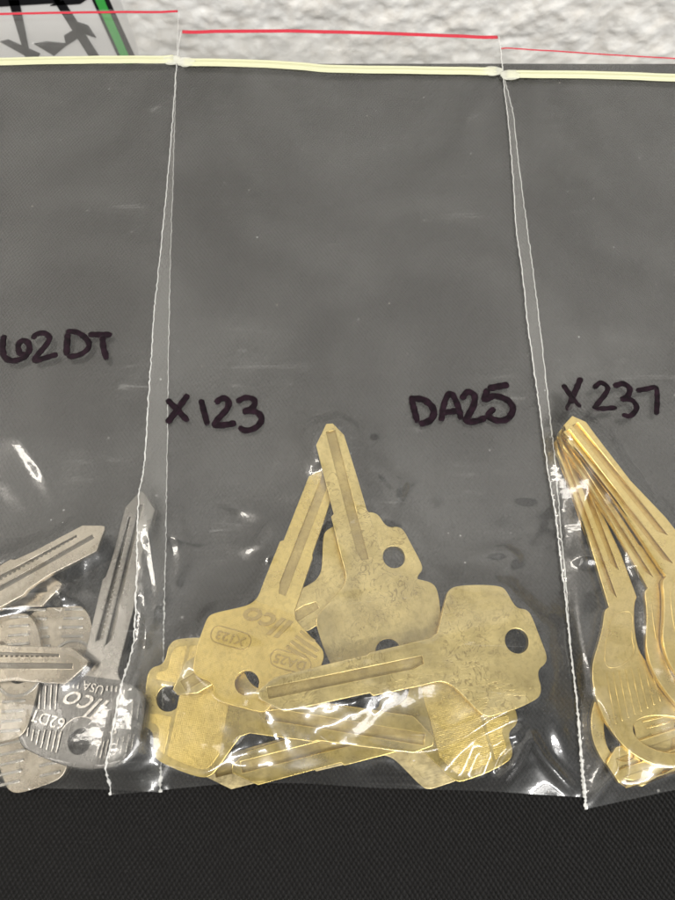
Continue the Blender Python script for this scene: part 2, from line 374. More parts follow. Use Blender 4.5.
# traced frame of a key: pixel (tip, eye) at their heights -> local axes in mm (x from tip to eye)
class Frame:
    def __init__(s, tip, eye, z1, z2):
        s.T = PV(*tip, z1); s.E = PV(*eye, z2); d = s.E-s.T; s.L = d.length; s.x = d.normalized()
        s.y = Vector((0, 0, 1)).cross(s.x).normalized(); s.z = s.x.cross(s.y)
    def loc(s, px, py):       # pixel seen on the key's face -> local (x, y)
        u = (px-337.5)/FPX; v_ = (450-py)/FPX
        d = Vector((u, st+v_*ct, -ct+v_*st)); o = Vector((0, 0, CH))
        k = (s.T-o).dot(s.z)/d.dot(s.z); q = o+d*k-s.T
        return (q.dot(s.x), q.dot(s.y))
    def locs(s, pts): return [s.loc(*p) for p in pts]

def chaikin_open(p, n=2):
    for _ in range(n):
        q = [p[0]]
        for a, b in zip(p[:-1], p[1:]): q += [(a[0]*.75+b[0]*.25, a[1]*.75+b[1]*.25), (a[0]*.25+b[0]*.75, a[1]*.25+b[1]*.75)]
        p = q+[p[-1]]
    return p
def split(me, x):             # one continuous plate cut into blade (below x) and bow (above x)
    out = []
    for sgn in (1, -1):
        bm = bmesh.new(); bm.from_mesh(me)
        bmesh.ops.bisect_plane(bm, geom=bm.verts[:]+bm.edges[:]+bm.faces[:], plane_co=(x, 0, 0), plane_no=(sgn, 0, 0), clear_outer=True, dist=1e-5)
        m2 = bpy.data.meshes.new('t'); bm.to_mesh(m2); bm.free(); out.append(m2)
    bpy.data.meshes.remove(me); return out
def box2(l): xs_ = [p[0] for p in l]; ys_ = [p[1] for p in l]; return [(min(xs_)-.3, min(ys_)-.3), (min(xs_)-.3, max(ys_)+.3), (max(xs_)+.3, max(ys_)+.3), (max(xs_)+.3, min(ys_)-.3)]
# ---- key kind A (middle bag)
TH = 1.8
FA = Frame((262, 694), (517, 641), 8.2+TH, 4.4+TH)
blade_A = FA.locs([(262, 690), (262, 698), (288, 711), (372, 692.5), (375, 695.5), (420, 686), (446, 682), (446, 633), (431, 638.5), (372, 652.5), (369, 655), (330, 664), (278, 677)])
bow_A = FA.locs([(438, 633), (441.5, 621), (446, 600), (449, 591), (457, 586.5), (482, 585.3), (501, 586.7), (506.5, 591), (513.4, 604), (518.5, 609), (526, 609.4), (531.5, 615), (540.3, 638.5), (547, 655), (546, 663), (538.8, 668.5), (538, 676), (541.6, 687), (540, 695), (535, 699.5), (517.5, 708), (501, 713), (488.5, 716.5), (481, 713), (461.5, 692.6), (452, 684), (442, 681), (436, 682)])
LA = FA.L
# symmetric average about the axis keeps both faces alike
def build_A(style):
    x0 = 2.0; ax = .25
    hs = []
    # long milled lane in the blade (both faces), closed below by a thinner web
    lane1 = [(x0, ax+.7), (x0, ax-1.55), (33, ax-1.55), (35.5, ax-.9), (35.5, ax+.7)]
    lane2 = [(6.5, ax-3.55), (6.5, ax-2.9), (30, ax-2.9), (30, ax-3.55)]
    hole = circle(LA, 0, 2.62); ol = chaikin_open(bow_A[::-1], 2)
    full = blade_A[:6]+ol+blade_A[8:]
    pb, pw = split(plate(full, [lane1, hole], 0, TH, .16, 3), 39.0)
    blade = join([pb], 'blade', brass_rub if style == 'plain' else brass); floor_ = join([plate(box2(lane1), [], .4, .95, .05, 1)], 'milled_groove', brass_floor)
    bow = join([pw], 'bow', {'plain': brass_rub, 'logo': brass_dots, 'panel': brass}[style])
    rel = []
    if style == 'panel':
        ins = inset(ol, 1.6); 
        rel += [plate(clipx(ins, 43.6, 54.6), [], TH-.3, TH+.10, .08, 1)]
        sw = lambda q: [(b_, a) for a, b_ in q]; stp = clipx(ins, 55.2, 60.5)
        rel += [plate(sw(clipx(sw(stp), 3.4, 30)), [], TH-.3, TH+.08, .08, 1), plate(sw(clipx(sw(stp), -30, -3.4)), [], TH-.3, TH+.08, .08, 1)]
    if style == 'logo':
        F3 = Frame((326, 480), (247, 683), 1.2+TH, 6.2+TH)
        k = LA/F3.L
        def q(px, py): a = F3.loc(px, py); return (a[0]*k, a[1]*k)
        def zz(a, b_): return q(180+a/4.22, 580+b_/4.22)
        t1 = q(267, 627); rel.append(textmesh('Ilco', t1[0], t1[1], -math.pi/2, 6.6, TH-.2, TH+.30, .35, .12, 1.15))
        for s_, pp in (('X123', q(233, 641.5)), ('DA25', q(286, 663))):
            rel.append(textmesh(s_, pp[0], pp[1], -math.pi/2+.08, 2.9, TH-.2, TH+.24, .1, .05, 1.05))
            o1 = stadium(pp[0], pp[1], 2.05, 4.7, math.pi/2+.08); i1 = stadium(pp[0], pp[1], 1.78, 4.43, math.pi/2+.08)
            rel.append(plate(o1, [i1], TH-.2, TH+.15, .06, 1))
        for a, b_ in (((485, 232), (540, 272)), ((468, 252), (552, 310)), ((450, 272), (545, 335)), ((432, 291), (505, 335))):
            rel.append(bar(zz(*a), zz(*b_), .85, TH-.2, TH+.2))
    st_ = join(rel, 'stamping', brass_stamp if style == 'logo' else brass_dots) if rel else None
    return dict(blade=blade, bow=bow, milled_groove=floor_, stamping=st_, outlines=[full], hole=None, L=LA, T=TH)
def stadium(cx, cy, r, hl, ang):
    p = []
    for i in range(13):
        a = -math.pi/2+math.pi*i/12; p.append((hl-r+r*math.cos(a), r*math.sin(a)))
    for i in range(13):
        a = math.pi/2+math.pi*i/12; p.append((-hl+r+r*math.cos(a), r*math.sin(a)))
    return [(cx+x*math.cos(ang)-y*math.sin(ang), cy+x*math.sin(ang)+y*math.cos(ang)) for x, y in p]
def inset(poly, d):
    cx = sum(p[0] for p in poly)/len(poly); cy = sum(p[1] for p in poly)/len(poly); out = []
    for x, y in poly:
        l = math.hypot(x-cx, y-cy); k = (l-d)/l; out.append((cx+(x-cx)*k, cy+(y-cy)*k))
    return out
def clipx(poly, a, b):
    def cl(p, f, s_):
        o = []
        for i in range(len(p)):
            u, v_ = p[i], p[(i+1) % len(p)]
            iu, iv = s_*(u[0]-f) >= 0, s_*(v_[0]-f) >= 0
            if iu: o.append(u)
            if iu != iv:
                t_ = (f-u[0])/(v_[0]-u[0]); o.append((f, u[1]+(v_[1]-u[1])*t_))
        return o
    return cl(cl(poly, a, 1), b, -1)

# ---- key kind S (left bag, nickel)
TS = 1.9
zS = (1.0, .4)
FS = Frame((142, 491), (80.6, 741.8), zS[0]+TS, zS[1]+TS)
blade_S = FS.locs([(142, 491), (139, 493), (125.5, 506.7), (112, 558), (105.5, 577), (102, 580), (82, 668), (78, 684), (121, 684), (120.5, 669), (141, 590), (139.5, 583), (143, 559), (156.7, 511), (145, 493)])
bow_S = FS.locs([(82, 668), (76, 672), (64, 676.5), (45, 678.5), (33, 681), (26, 687), (22, 697), (17.2, 722), (15.8, 736), (19, 744), (26, 749.5), (52, 761), (71, 767), (98, 770), (122, 766.5), (135, 760), (141.5, 753), (144.5, 731), (149, 708), (147, 697), (139, 690), (124, 684), (119.5, 676), (120.5, 669)])
LS = FS.L
def z3(a, b_): return FS.loc(a/4.22, 660+b_/4.22)
def build_S(style):
    SH = 0
    lane = [(2.5, -.2), (2.5, -1.3), (40, -1.4), (41.5, -.2)]
    lane = FS.locs([(140, 505), (144.5, 505), (113, 640), (106, 647)])
    lane2 = FS.locs([(129, 517), (131.5, 517), (103, 640), (96, 642)])
    ol = chaikin_open(bow_S, 2); hole = circle(LS, 0, 2.45)
    full = blade_S[:7]+ol+blade_S[10:]
    pb, pw = split(plate(full, [lane, lane2, hole], 0, TS, .2, 3), 43.5)
    b = [pb]; fl = []
    for l_ in (lane, lane2):
        cx_ = sum(p[0] for p in l_)/4; cy_ = sum(p[1] for p in l_)/4
        fl.append(plate([(cx_+(p[0]-cx_)*1.02, cy_+(p[1]-cy_)*1.5) for p in l_], [], .4, .95, .05, 1))
    for i in range(30):
        xx = 5+i*1.12; b.append(bar((xx, -.75+.0*i), (xx+.5, -.75), .8, .9, TS-.15, .05))
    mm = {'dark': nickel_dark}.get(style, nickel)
    bow = [pw]
    rel = []
    zt, zb = TS+.28, TS-.2
    if style == 'dark':
        for a, b_ in (((140, 120), (135, 200)), ((165, 112), (160, 205)), ((190, 107), (185, 208)), ((215, 102), (210, 210)), ((240, 98), (232, 212)),
                      ((115, 280), (110, 320)), ((140, 288), (130, 340)), ((165, 290), (150, 357)), ((190, 292), (172, 370)), ((215, 295), (197, 378)), ((240, 298), (220, 386)), ((262, 300), (240, 390)),
                      ((430, 352), (415, 410)), ((450, 345), (432, 415)), ((470, 338), (452, 415)), ((490, 333), (472, 412)), ((512, 330), (495, 405)), ((535, 325), (518, 400)), ((558, 320), (543, 392)), ((580, 315), (567, 380)), 
                      ((525, 150), (515, 235)), ((550, 160), (540, 240)), ((575, 170), (565, 250)), ((600, 185), (590, 260))):
            rel.append(bar(z3(*a), z3(*b_), .38, zb, zt))
        for i in range(4): rel.append(bar(z3(275+20*i, 90+3*i), z3(270+20*i, 116+3*i), .5, zb, zt)); rel.append(bar(z3(463+20*i, 112+3*i), z3(458+20*i, 138+3*i), .5, zb, zt))
        arc = [(LS+r_*math.cos(a_), r_*math.sin(a_)) for r_, s_ in ((5.1, 1), (4.75, -1)) for a_ in [math.pi*(.5+s_*(k_/24-.5))+math.pi*.5 for k_ in range(25)]]; rel.append(plate(arc, [], zb, zt-.15, .08, 1))
        for s_, p, sz, sh in (('62DT', z3(200, 248), 3.3, 0), ('USA', z3(400, 120), 2.6, 0), ('Ilco', z3(375, 193), 6.4, .5), ('S', z3(495, 290), 3.6, 0)):
            rel.append(textmesh(s_, p[0], p[1], -math.pi/2-.12, sz, zb, zt, sh, .02, 1.1))
    else:
        x1, x2 = LS-13.5, LS+1
        for i in range(13):
            y = -12.6+2.1*i
            if abs(y) < 3.6: continue
            rel.append(bar((x1+.1*abs(y), y), (x2-5.5-.25*abs(y), y), .62, zb, zt)); 
            if abs(y) > 6: rel.append(bar((x2-4.2, y), (x2+1.6-.1*abs(y), y), .62, zb, zt))
        rel.append(plate([(LS-12, 0), (LS-8.4, 2.3), (LS-8.4, -2.3)], [[(LS-11.2, 0), (LS-8.8, -1.5), (LS-8.8, 1.5)]], zb, zt, .06, 1))
        rel.append(plate(circle(LS, 0, 5.6), [circle(LS, 0, 4.9)], zb, zt-.1, .1))
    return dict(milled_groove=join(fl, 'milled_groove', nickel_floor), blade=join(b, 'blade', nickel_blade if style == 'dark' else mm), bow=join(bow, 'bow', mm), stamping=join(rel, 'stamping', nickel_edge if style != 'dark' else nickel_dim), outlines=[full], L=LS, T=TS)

# ---- key kind R (right bag, long brass blade, pear-shaped bow with a wide eye)
TR = 1.7
FR = Frame((560, 432), (657, 736), .6+TR, 2.2+TR)
blade_R = FR.locs([(557, 436), (557.5, 453), (573, 487), (592, 550), (609, 607), (614, 622), (640, 614), (637, 596), (621, 553), (600, 508), (581, 455), (576, 440), (566, 430)])
bow_R = FR.locs([(609, 607), (604.5, 610), (603, 625), (598, 645), (592.5, 662), (592, 680), (596, 700), (609, 729), (629, 753), (655, 766.5), (680, 769), (703, 760), (716, 742), (716, 715), (706, 695), (686, 681), (658, 671), (641, 656), (635, 635), (634, 605), (637, 597)])
LR_ = FR.L
def build_R(style):
    mm = gold
    l1 = [(2.0, 1.5), (2.0, .2), (34, .2), (36, 1.5)]; l2 = [(2.5, -1.0), (2.5, -2.1), (40, -2.1), (42, -1.0)]
    # lanes follow the blade's own middle line
    ol = chaikin_open(bow_R, 2)
    eye = FR.locs([(634, 722), (648, 716), (670, 716), (692, 722), (698, 735), (694, 747), (680, 754), (658, 751), (642, 743), (633, 733)])
    full = blade_R[:5]+ol+blade_R[8:]
    pb, pw = split(plate(full, [shift_mid(l1), shift_mid(l2), chaikin(eye, 2)], 0, TR, .2, 3), 43.0)
    b = [pb]; fl = [plate(shift_mid([(l[0][0]-.2, l[0][1]+.3), (l[1][0]-.2, l[1][1]-.3), (l[2][0], l[2][1]-.3), (l[3][0]+.3, l[3][1]+.3)]), [], .35, .8, .05, 1) for l in (l1, l2)]
    bow = [pw]
    rel = []
    for i in range(9):
        a = FR.loc(607+6.2*i, 673-1.2*i); b_ = FR.loc(616+6.4*i, 724-3.2*i if i < 8 else 697); rel.append(bar(a, b_, .38, TR-.2, TR+.14))
    ol2 = chaikin(FR.locs([(610, 614), (634, 608), (632, 634), (637, 655), (620, 668), (604, 668), (605, 645)]), 2)
    rel.append(plate(ol2, [inset(ol2, .35)], TR-.2, TR+.1, .06, 1))
    return dict(milled_groove=join(fl, 'milled_groove', gold_floor), blade=join(b, 'blade', mm), bow=join(bow, 'bow', mm), stamping=join(rel, 'stamping', mm), outlines=[full], L=LR_, T=TR)
def shift_mid(pts):
    # centre line of blade_R in local coordinates
    bx = [p for p in blade_R]
    out = []
    for x, y in pts:
        lo = interp_edge(bx[1:6], x); hi = interp_edge(bx[6:][::-1], x)
        out.append((x, (lo+hi)/2+y))
    return out
def interp_edge(e_, x):
    e2 = sorted(e_); return float(np.interp(x, [p[0] for p in e2], [p[1] for p in e2]))

lib = {}
def key_mesh(kind, style):
    if (kind, style) not in lib:
        lib[(kind, style)] = {'A': build_A, 'S': build_S, 'R': build_R}[kind](style)
    return lib[(kind, style)]
placed = {}          # bag -> list of (matrix, outlines, thickness)
def put_key(bag, kind, style, tip, eye, z1, z2, label, flip=False, roll=0., group=None, material=None, nm=None, scl=None, stamp=True, sy=1.):
    K = key_mesh(kind, style); T = K['T']
    F = Frame(tip, eye, z1+T, z2+T)
    raw = F.L/K['L']; sc = min(max(raw, .95), 1.05) if scl is None else scl
    print('key', label[:40], 'raw %.3f scale %.3f' % (raw, sc))
    M = Matrix((F.x, F.y, F.z)).transposed().to_4x4()
    M = M @ Matrix.Rotation(R(roll), 4, 'X')
    o = F.T + F.x*(F.L-K['L']*sc) - F.z*T
    root = empty(nm or {'A': 'brass_key_blank', 'S': 'silver_key_blank', 'R': 'brass_key_blank'}[kind])
    Mf = Matrix.Translation(o/1000) @ M @ Matrix.Diagonal((sc, sc*sy, 1, 1))
    if flip: Mf = Mf @ Matrix.Translation((0, 0, T/1000)) @ Matrix.Rotation(math.pi, 4, 'X')
    if flip == 'mirror': pass
    loc, rot, s3 = Mf.decompose(); root.matrix_world = Matrix.LocRotScale(loc, rot, Vector((sc, sc*sy, 1)))
    tag(root, label, 'key blank', group)
    for pn in ('blade', 'bow', 'milled_groove', 'stamping'):
        if K[pn] is None or (pn == 'stamping' and not stamp): continue
        me = K[pn]
        if material and pn != 'milled_groove': me = me.copy(); me.materials.clear(); me.materials.append(material)
        c = bpy.data.objects.new(pn, me); col.objects.link(c); c.parent = root
    MM = Matrix.Translation(o) @ M @ Matrix.Diagonal((sc, sc*sy, 1, 1))
    ols = [[(x, -y) if flip else (x, y) for x, y in ol] for ol in K['outlines']]
    placed.setdefault(bag, []).append((MM, ols, T))
    return root

GM, GL_, GR = 'brass key blanks in the middle bag', 'silver key blanks in the left bag', 'yellow brass key blanks in the right bag'
put_key('M', 'A', 'panel', (206, 773), (458, 712), .4, .3, 'brass key blank lowest in the middle bag, rounded bow corner at bottom edge', group=GM, material=brass_worn)
put_key('M', 'A', 'panel', (232, 769), (487, 703), 2.3, 2.3, 'brass key blank with knurled bow under the bright film glare, middle bag', group=GM)
put_key('M', 'A', 'panel', (434, 742), (168.5, 698.5), 6.1, 3.1, 'yellow brass key blank with knurled bow at lower left of the middle bag', group=GM)
put_key('M', 'A', 'plain', (175, 692), (394, 557), 6.4, .4, 'brass key blank with its eye hole open beside the upright key bow', group=GM, flip=True)
put_key('M', 'A', 'logo', (326, 480), (247, 683), 1.2, 7.0, 'brass key blank with embossed lettering and cartouches on its dotted bow', group=GM, sy=1.04)
put_key('M', 'A', 'plain', (329.5, 423.5), (388, 651), 4.2, 3.3, 'plain brass key blank standing tip up at the centre of the middle bag', group=GM, sy=1.06)
put_key('M', 'A', 'plain', (258, 694.5), (517, 641), 9.0, 4.5, 'plain scratched brass key blank lying across the top of the pile', group=GM)

put_key('L', 'S', 'bars', (-195, 770), (50, 714), .2, .2, 'silver key blank at the bottom edge of the left bag, one bow lobe showing', group=GL_)
put_key('L', 'S', 'bars', (-170, 668), (72, 664), .3, .3, 'silver key blank with squared ribbed bow left of the dark upright key', group=GL_)
put_key('L', 'S', 'dark', (142, 491), (80.6, 741.8), .6, 3.4, 'dark dull silver key blank stamped 62DT, pointing up beside the seam', group=GL_, roll=8, flip=False)
put_key('L', 'S', 'bars', (62, 584), (-190, 605), 1.9, 1.5, 'silver key blank whose short tip shows under the upper slanted blade', group=GL_)
put_key('L', 'S', 'bars', (-220, 690), (19, 672), 2.2, 2.2, 'silver key blank whose ribbed bow is cut by the left picture edge', group=GL_)
put_key('L', 'S', 'bars', (19, 612), (-200, 500), 4.5, 3.0, 'silver key blank with short pointed tip near the left picture edge', group=GL_)
put_key('L', 'S', 'bars', (88.5, 662), (-170, 658), 5.2, 4.5, 'silver key blank whose blade lies horizontally over the ribbed bows', group=GL_)
put_key('L', 'S', 'bars', (99.5, 529), (-130, 655), 4.2, 9.0, 'silver key blank whose blade slants up to the right, topmost left', group=GL_)

put_key('R', 'R', 'x', (880, 640), (616, 722), .3, .3, 'yellow brass key blank whose bow ring pokes out at lower left of right bag', group=GR, scl=.92)
put_key('R', 'R', 'x', (612, 776), (925, 690), 1.0, .4, 'yellow brass key blank with its blade tip at the bottom of the right bag', group=GR, sy=1.5)
put_key('R', 'R', 'x', (560, 432), (657, 736), .5, 2.1, 'yellow brass key blank with grooved bow and wide eye, left in right bag', group=GR)
put_key('R', 'R', 'x', (561, 427), (722, 702), 2.5, 4.1, 'yellow brass key blank between the topmost and the left one in right bag', group=GR)
put_key('R', 'R', 'x', (566, 420), (752, 684), 4.5, 6.1, 'yellow brass key blank on top of the fanned pile in right bag', group=GR, sy=1.28)

# ------------------------------------------------------------ the bags
GX0, GY0, GS = -260.0, -100.0, .6
GW, GH = int(560/GS), int(330/GS)
prev = np.zeros((GH, GW))
GXX, GYY = np.meshgrid(GX0+GS*np.arange(GW), GY0+GS*np.arange(GH))
prev = mat_height(GXX, np.clip(GYY, -200, 183))
def sample(grid, x, y):
    fx = np.clip((x-GX0)/GS, 0, GW-2); fy = np.clip((y-GY0)/GS, 0, GH-2)
    i = fx.astype(int); j = fy.astype(int); a = fx-i; b = fy-j
    return (grid[j, i]*(1-a)+grid[j, i+1]*a)*(1-b)+(grid[j+1, i]*(1-a)+grid[j+1, i+1]*a)*b
def keys_height(bag, x, y):
    h = np.full(x.shape, -9.0)
    for MM, ols, T in placed.get(bag, []):
        z = MM.col[2].to_3d(); zx = MM.col[0].to_3d(); zy = MM.col[1].to_3d(); o = MM.translation
        c3 = o+z*T
        top = c3.z - ((x-c3.x)*z.x+(y-c3.y)*z.y)/z.z
        # world outline at the top face
        for ol in ols:
            wp = []
            for a, b in ol:
                q = c3+zx*a+zy*b; wp.append((q.x, q.y))
            ins = inpoly(wp, x, y); h = np.where(ins, np.maximum(h, top+.55), h)
    return h
def polyline(pts, n):
    pts = np.array(pts, float); d = np.concatenate([[0], np.cumsum(np.hypot(*np.diff(pts, axis=0).T))]); t_ = np.linspace(0, d[-1], n)
    out = np.stack([np.interp(t_, d, pts[:, k]) for k in (0, 1)], 1)
    k = max(3, n//22); ker = np.ones(k)/k           # soften the corners
    pad = np.concatenate([2*out[:1]-out[1:k+1][::-1], out, 2*out[-1:]-out[-k-1:-1][::-1]])
    sm = np.stack([np.convolve(pad[:, q], ker, 'same') for q in (0, 1)], 1)[k:-k]
    sm[0] = out[0]; sm[-1] = out[-1]; return sm
def P_arr(a, z=0.):
    return np.array([P(p[0], p[1], z) for p in a])
def ridge(x, y, pts, amp, wd, z=3.):
    pts = [P(p[0], p[1], z) for p in pts]; best = np.full(x.shape, 1e9); tt = np.zeros(x.shape)
    n = len(pts)-1
    for i in range(n):
        ax, ay = pts[i]; bx, by = pts[i+1]; dx, dy = bx-ax, by-ay; l2 = dx*dx+dy*dy
        t_ = np.clip(((x-ax)*dx+(y-ay)*dy)/l2, 0, 1); d = np.hypot(x-ax-t_*dx, y-ay-t_*dy)
        m = d < best; best = np.where(m, d, best); tt = np.where(m, (i+t_)/n, tt)
    return amp*1.1*np.exp(-(best/(wd*1.9))**2)*np.sin(np.pi*np.clip(tt*.86+.07, 0, 1))**.7

class Bag: pass
def make_bag(key, label, left, right, top, bottom, zoff, lift, ridges, seed, wr=1.0):
    global prev
    B = Bag(); nu, nv = 230, 420
    Lp = P_arr(polyline(left, nv)); Rp = P_arr(polyline(right, nv)); Tp = P_arr(polyline(top, nu)); Bp = P_arr(polyline(bottom, nu))
    # v: 0 at the top, 1 at the bottom
    jag = lambda n, s: .22*(fnoise(np.arange(n)*.9+s, np.zeros(n)+s, 2)-.5)*2
    u = np.linspace(0, 1, nu)[None, :, None]; v_ = np.linspace(0, 1, nv)[:, None, None]
    C = (1-v_)*Tp[None]+v_*Bp[None]+(1-u)*Lp[:, None]+u*Rp[:, None]
    C -= (1-u)*(1-v_)*Tp[0]+u*(1-v_)*Tp[-1]+(1-u)*v_*Bp[0]+u*v_*Bp[-1]
    x, y = C[..., 0].copy(), C[..., 1]
    x += jag(nv, 3+seed)[:, None]*np.exp(-u[..., 0]*150)+jag(nv, 9+seed)[:, None]*np.exp(-(1-u[..., 0])*150)
    U = np.broadcast_to(u[..., 0], x.shape); V = np.broadcast_to(v_[..., 0], x.shape)
    basez = sample(prev, x, y)
    # the lower film drapes on whatever lies below
    lo = basez+.10
    h = lo.copy()
    for _ in range(60):
        a = h.copy(); a[1:-1, 1:-1] = (h[:-2, 1:-1]+h[2:, 1:-1]+h[1:-1, :-2]+h[1:-1, 2:])/4-.003; h = np.maximum(a, lo)
    back = h
    kh = keys_height(key, x, y)
    obs = np.maximum(back+.45, kh)
    edge_d = np.minimum(np.minimum(U, 1-U)*100, np.minimum((1-V)*200, 400))
    puff = lift*np.clip(edge_d/14, 0, 1)**.6*(.35+.65*np.clip((V-.1)/.5, 0, 1))
    free = obs.copy()
    h = obs+puff*.3
    for _ in range(900):
        a = h.copy(); a[1:-1, 1:-1] = (h[:-2, 1:-1]+h[2:, 1:-1]+h[1:-1, :-2]+h[1:-1, 2:])/4-.0016
        a[:, 0] = obs[:, 0]; a[:, -1] = obs[:, -1]; a[-1] = obs[-1]; a[0] = obs[0]; h = np.maximum(a, obs)
    # slack near the keys: creases
    near = np.clip((h-obs)/1.2, 0, 1); kn = np.where(kh > -5, 1., 0.)
    k_ = kn.copy()
    for _ in range(220):
        k_[1:-1, 1:-1] = (k_[:-2, 1:-1]+k_[2:, 1:-1]+k_[1:-1, :-2]+k_[1:-1, 2:])/4; k_ = np.maximum(k_, kn*.999)
    xs_, ys_ = x+4*fnoise(x/14+seed, y/14), y+4*fnoise(x/14+50, y/14+seed)
    r1 = 1-np.abs(2*fnoise(xs_/11+seed*3, ys_/20+2, 2)-1)*1.5; r2 = 1-np.abs(2*fnoise(xs_/5.5+seed, ys_/10+30, 2)-1)*1.7
    wrk = np.clip(r1, 0, 1)**2*.9+np.clip(r2, 0, 1)**2*.35
    fade = np.clip(edge_d/5, 0, 1)
    h = h+fade*wr*wrk*(.05+.75*np.clip(k_*1.6, 0, 1)*(1-.60*kn))
    h = h+fade*1.2*lift*(fnoise(x/24+seed, y/38, 3))*(.45+.55*np.clip(V*1.6, 0, 1))
    for pts, amp, wd in ridges: h = h+ridge(x, y, pts, amp, wd)*np.clip(edge_d/2, 0, 1)
    r_ = np.random.RandomState(40+seed)
    x0_, x1_, y0_, y1_ = {'L': (0, 165, 430, 775), 'M': (135, 580, 470, 785), 'R': (560, 675, 420, 795)}[key]
    for _ in range({'L': 22, 'M': 75, 'R': 9}[key]):
        cx_, cy_ = r_.uniform(x0_, x1_), y0_+(y1_-y0_)*r_.rand()**.7
        a_ = r_.choice([r_.uniform(-.5, .5), r_.uniform(.9, 2.2)]); ln = r_.uniform(12, 42); bd = r_.uniform(-.5, .5)
        pp = [(cx_-ln*math.cos(a_), cy_-ln*math.sin(a_)), (cx_, cy_), (cx_+ln*math.cos(a_+bd), cy_+ln*math.sin(a_+bd))]
        h = h+ridge(x, y, pp, r_.uniform(.25, .85), r_.uniform(.4, 1.1))*np.clip(edge_d/3, 0, 1)*(1-(.6 if key == 'M' else .88)*kn)
    h = np.maximum(h, obs)
    # small relaxation so nothing is jagged
    for _ in range(9): h[1:-1, 1:-1] = .5*h[1:-1, 1:-1]+.125*(h[:-2, 1:-1]+h[2:, 1:-1]+h[1:-1, :-2]+h[1:-1, 2:])
    B.x, B.y, B.h, B.back, B.nu, B.nv = x, y, h, back, nu, nv
    o0 = Vector((float(x.mean()), float(y.mean()), 0))
    B.o0 = o0
    root = empty('zip_bag', o0/1000); tag(root, label, 'plastic bag', 'clear zip bags of keys'); B.root = root
    F_ = [(j*nu+i, (j+1)*nu+i, (j+1)*nu+i+1, j*nu+i+1) for j in range(nv-1) for i in range(nu-1)]
    for nm, hh, mm in (('back_film', back, film_back), ('front_film', h, film_front)):
        V_ = np.stack([(x-o0.x)/1000, (y-o0.y)/1000, hh/1000], -1).reshape(-1, 3).tolist()
        mesh_obj(nm, V_, F_, mm, root)
    # store into the running surface
    gi = np.clip(np.round((x-GX0)/GS).astype(int), 0, GW-1); gj = np.clip(np.round((y-GY0)/GS).astype(int), 0, GH-1)
    new = np.full(prev.shape, -99.); np.maximum.at(new, (gj, gi), h)
    p = np.pad(new, 1, constant_values=-99.); dil = np.max([p[a:a+GH, b:b+GW] for a in range(3) for b in range(3)], 0)
    prev = np.maximum(prev, np.where(new > -50, new, dil))
    # seams
    for sd in (0, nu-1):
        c = [Vector((x[j, sd], y[j, sd], h[j, sd]+.06)) for j in range(0, nv, 1)]
        tube('side_seal', c, lambda t_, i_: ((.13 if (sd == 0 or seed == 2) else .07)+(.05+.42*t_**3)*max(0, _tab[i_ % 256, (seed*7+sd) % 256]*1.6-.7), .10+.10*_tab[i_ % 256, 9]*(.3+t_)), seal_mat, root, o0, n=8)
    return B
def tube(name, c, rad, m, parent, o0, n=8, flat=None):
    v, f = [], []; K = len(c)
    for i, p in enumerate(c):
        d = (c[min(i+1, K-1)]-c[max(i-1, 0)])
        d = Vector((d.x, d.y, d.z)).normalized(); s_ = Vector((-d.y, d.x, 0))
        s_ = s_.normalized() if s_.length > 1e-6 else Vector((1, 0, 0)); up = d.cross(s_)*-1 if False else Vector((0, 0, 1))
        rw, rh = rad(i/(K-1), i)
        for k in range(n):
            a = 2*math.pi*k/n; q = (p+s_*rw*math.cos(a)+up*rh*math.sin(a)-o0)/1000; v.append(tuple(q))
    for i in range(K-1):
        for k in range(n): f.append((i*n+k, i*n+(k+1) % n, (i+1)*n+(k+1) % n, (i+1)*n+k))
    f.append(tuple(range(n))[::-1]); f.append(tuple((K-1)*n+k for k in range(n)))
    if name is None: return v, f
    return mesh_obj(name, v, f, m, parent)
def film_z(B, X, Y):
    d = (B.x-X)**2+(B.y-Y)**2; return float(B.h.flat[int(np.argmin(d))])
def on_film(B, px, py, dz=.05):
    X, Y = P(px, py, 1.0); z = film_z(B, X, Y); X, Y = P(px, py, z); z = film_z(B, X, Y); return Vector((X, Y, z+dz))
def dense(pts, step):
    out = []
    pts = [Vector((p[0], p[1])) for p in pts]
    if len(pts) > 2:          # Catmull-Rom
        q = [pts[0]*2-pts[1]]+pts+[pts[-1]*2-pts[-2]]
        for i in range(1, len(q)-2):
            n = max(2, int((q[i+1]-q[i]).length/step))
            for k in range(n):
                t_ = k/n; out.append(.5*((2*q[i])+(q[i+1]-q[i-1])*t_+(2*q[i-1]-5*q[i]+4*q[i+1]-q[i+2])*t_*t_+(-q[i-1]+3*q[i]-3*q[i+1]+q[i+2])*t_**3))
        out.append(pts[-1])
    else:
        n = max(2, int((pts[1]-pts[0]).length/step)); out = [pts[0].lerp(pts[1], k/n) for k in range(n+1)]
    return out
def write(B, strokes, off, sc, label, wpx=3.5):
    V_, F_ = [], []
    for si, s_ in enumerate(strokes):
        pp = [(off[0]+a/sc, off[1]+b/sc) for a, b in s_]
        dn = dense(pp, 1.6); K = len(dn)
        c = [on_film(B, p.x, p.y, .07) for p in dn]
        # smooth heights so that the ink lies evenly
        w0 = wpx/4.05*random.uniform(.92, 1.08)
        def rad(t_, i, w0=w0, K=K):
            e_ = min(i, K-1-i); return (w0*(.55 if e_ == 0 else .88 if e_ == 1 else 1)*(1+.08*math.sin(i*1.3)), .07+.004*si)
        v, f = tube(None, c, rad, None, None, B.o0, 10); b = len(V_); V_ += v; F_ += [tuple(b+k for k in q) for q in f]
    o = mesh_obj('handwriting', V_, F_, ink, B.root); o['label'] = label
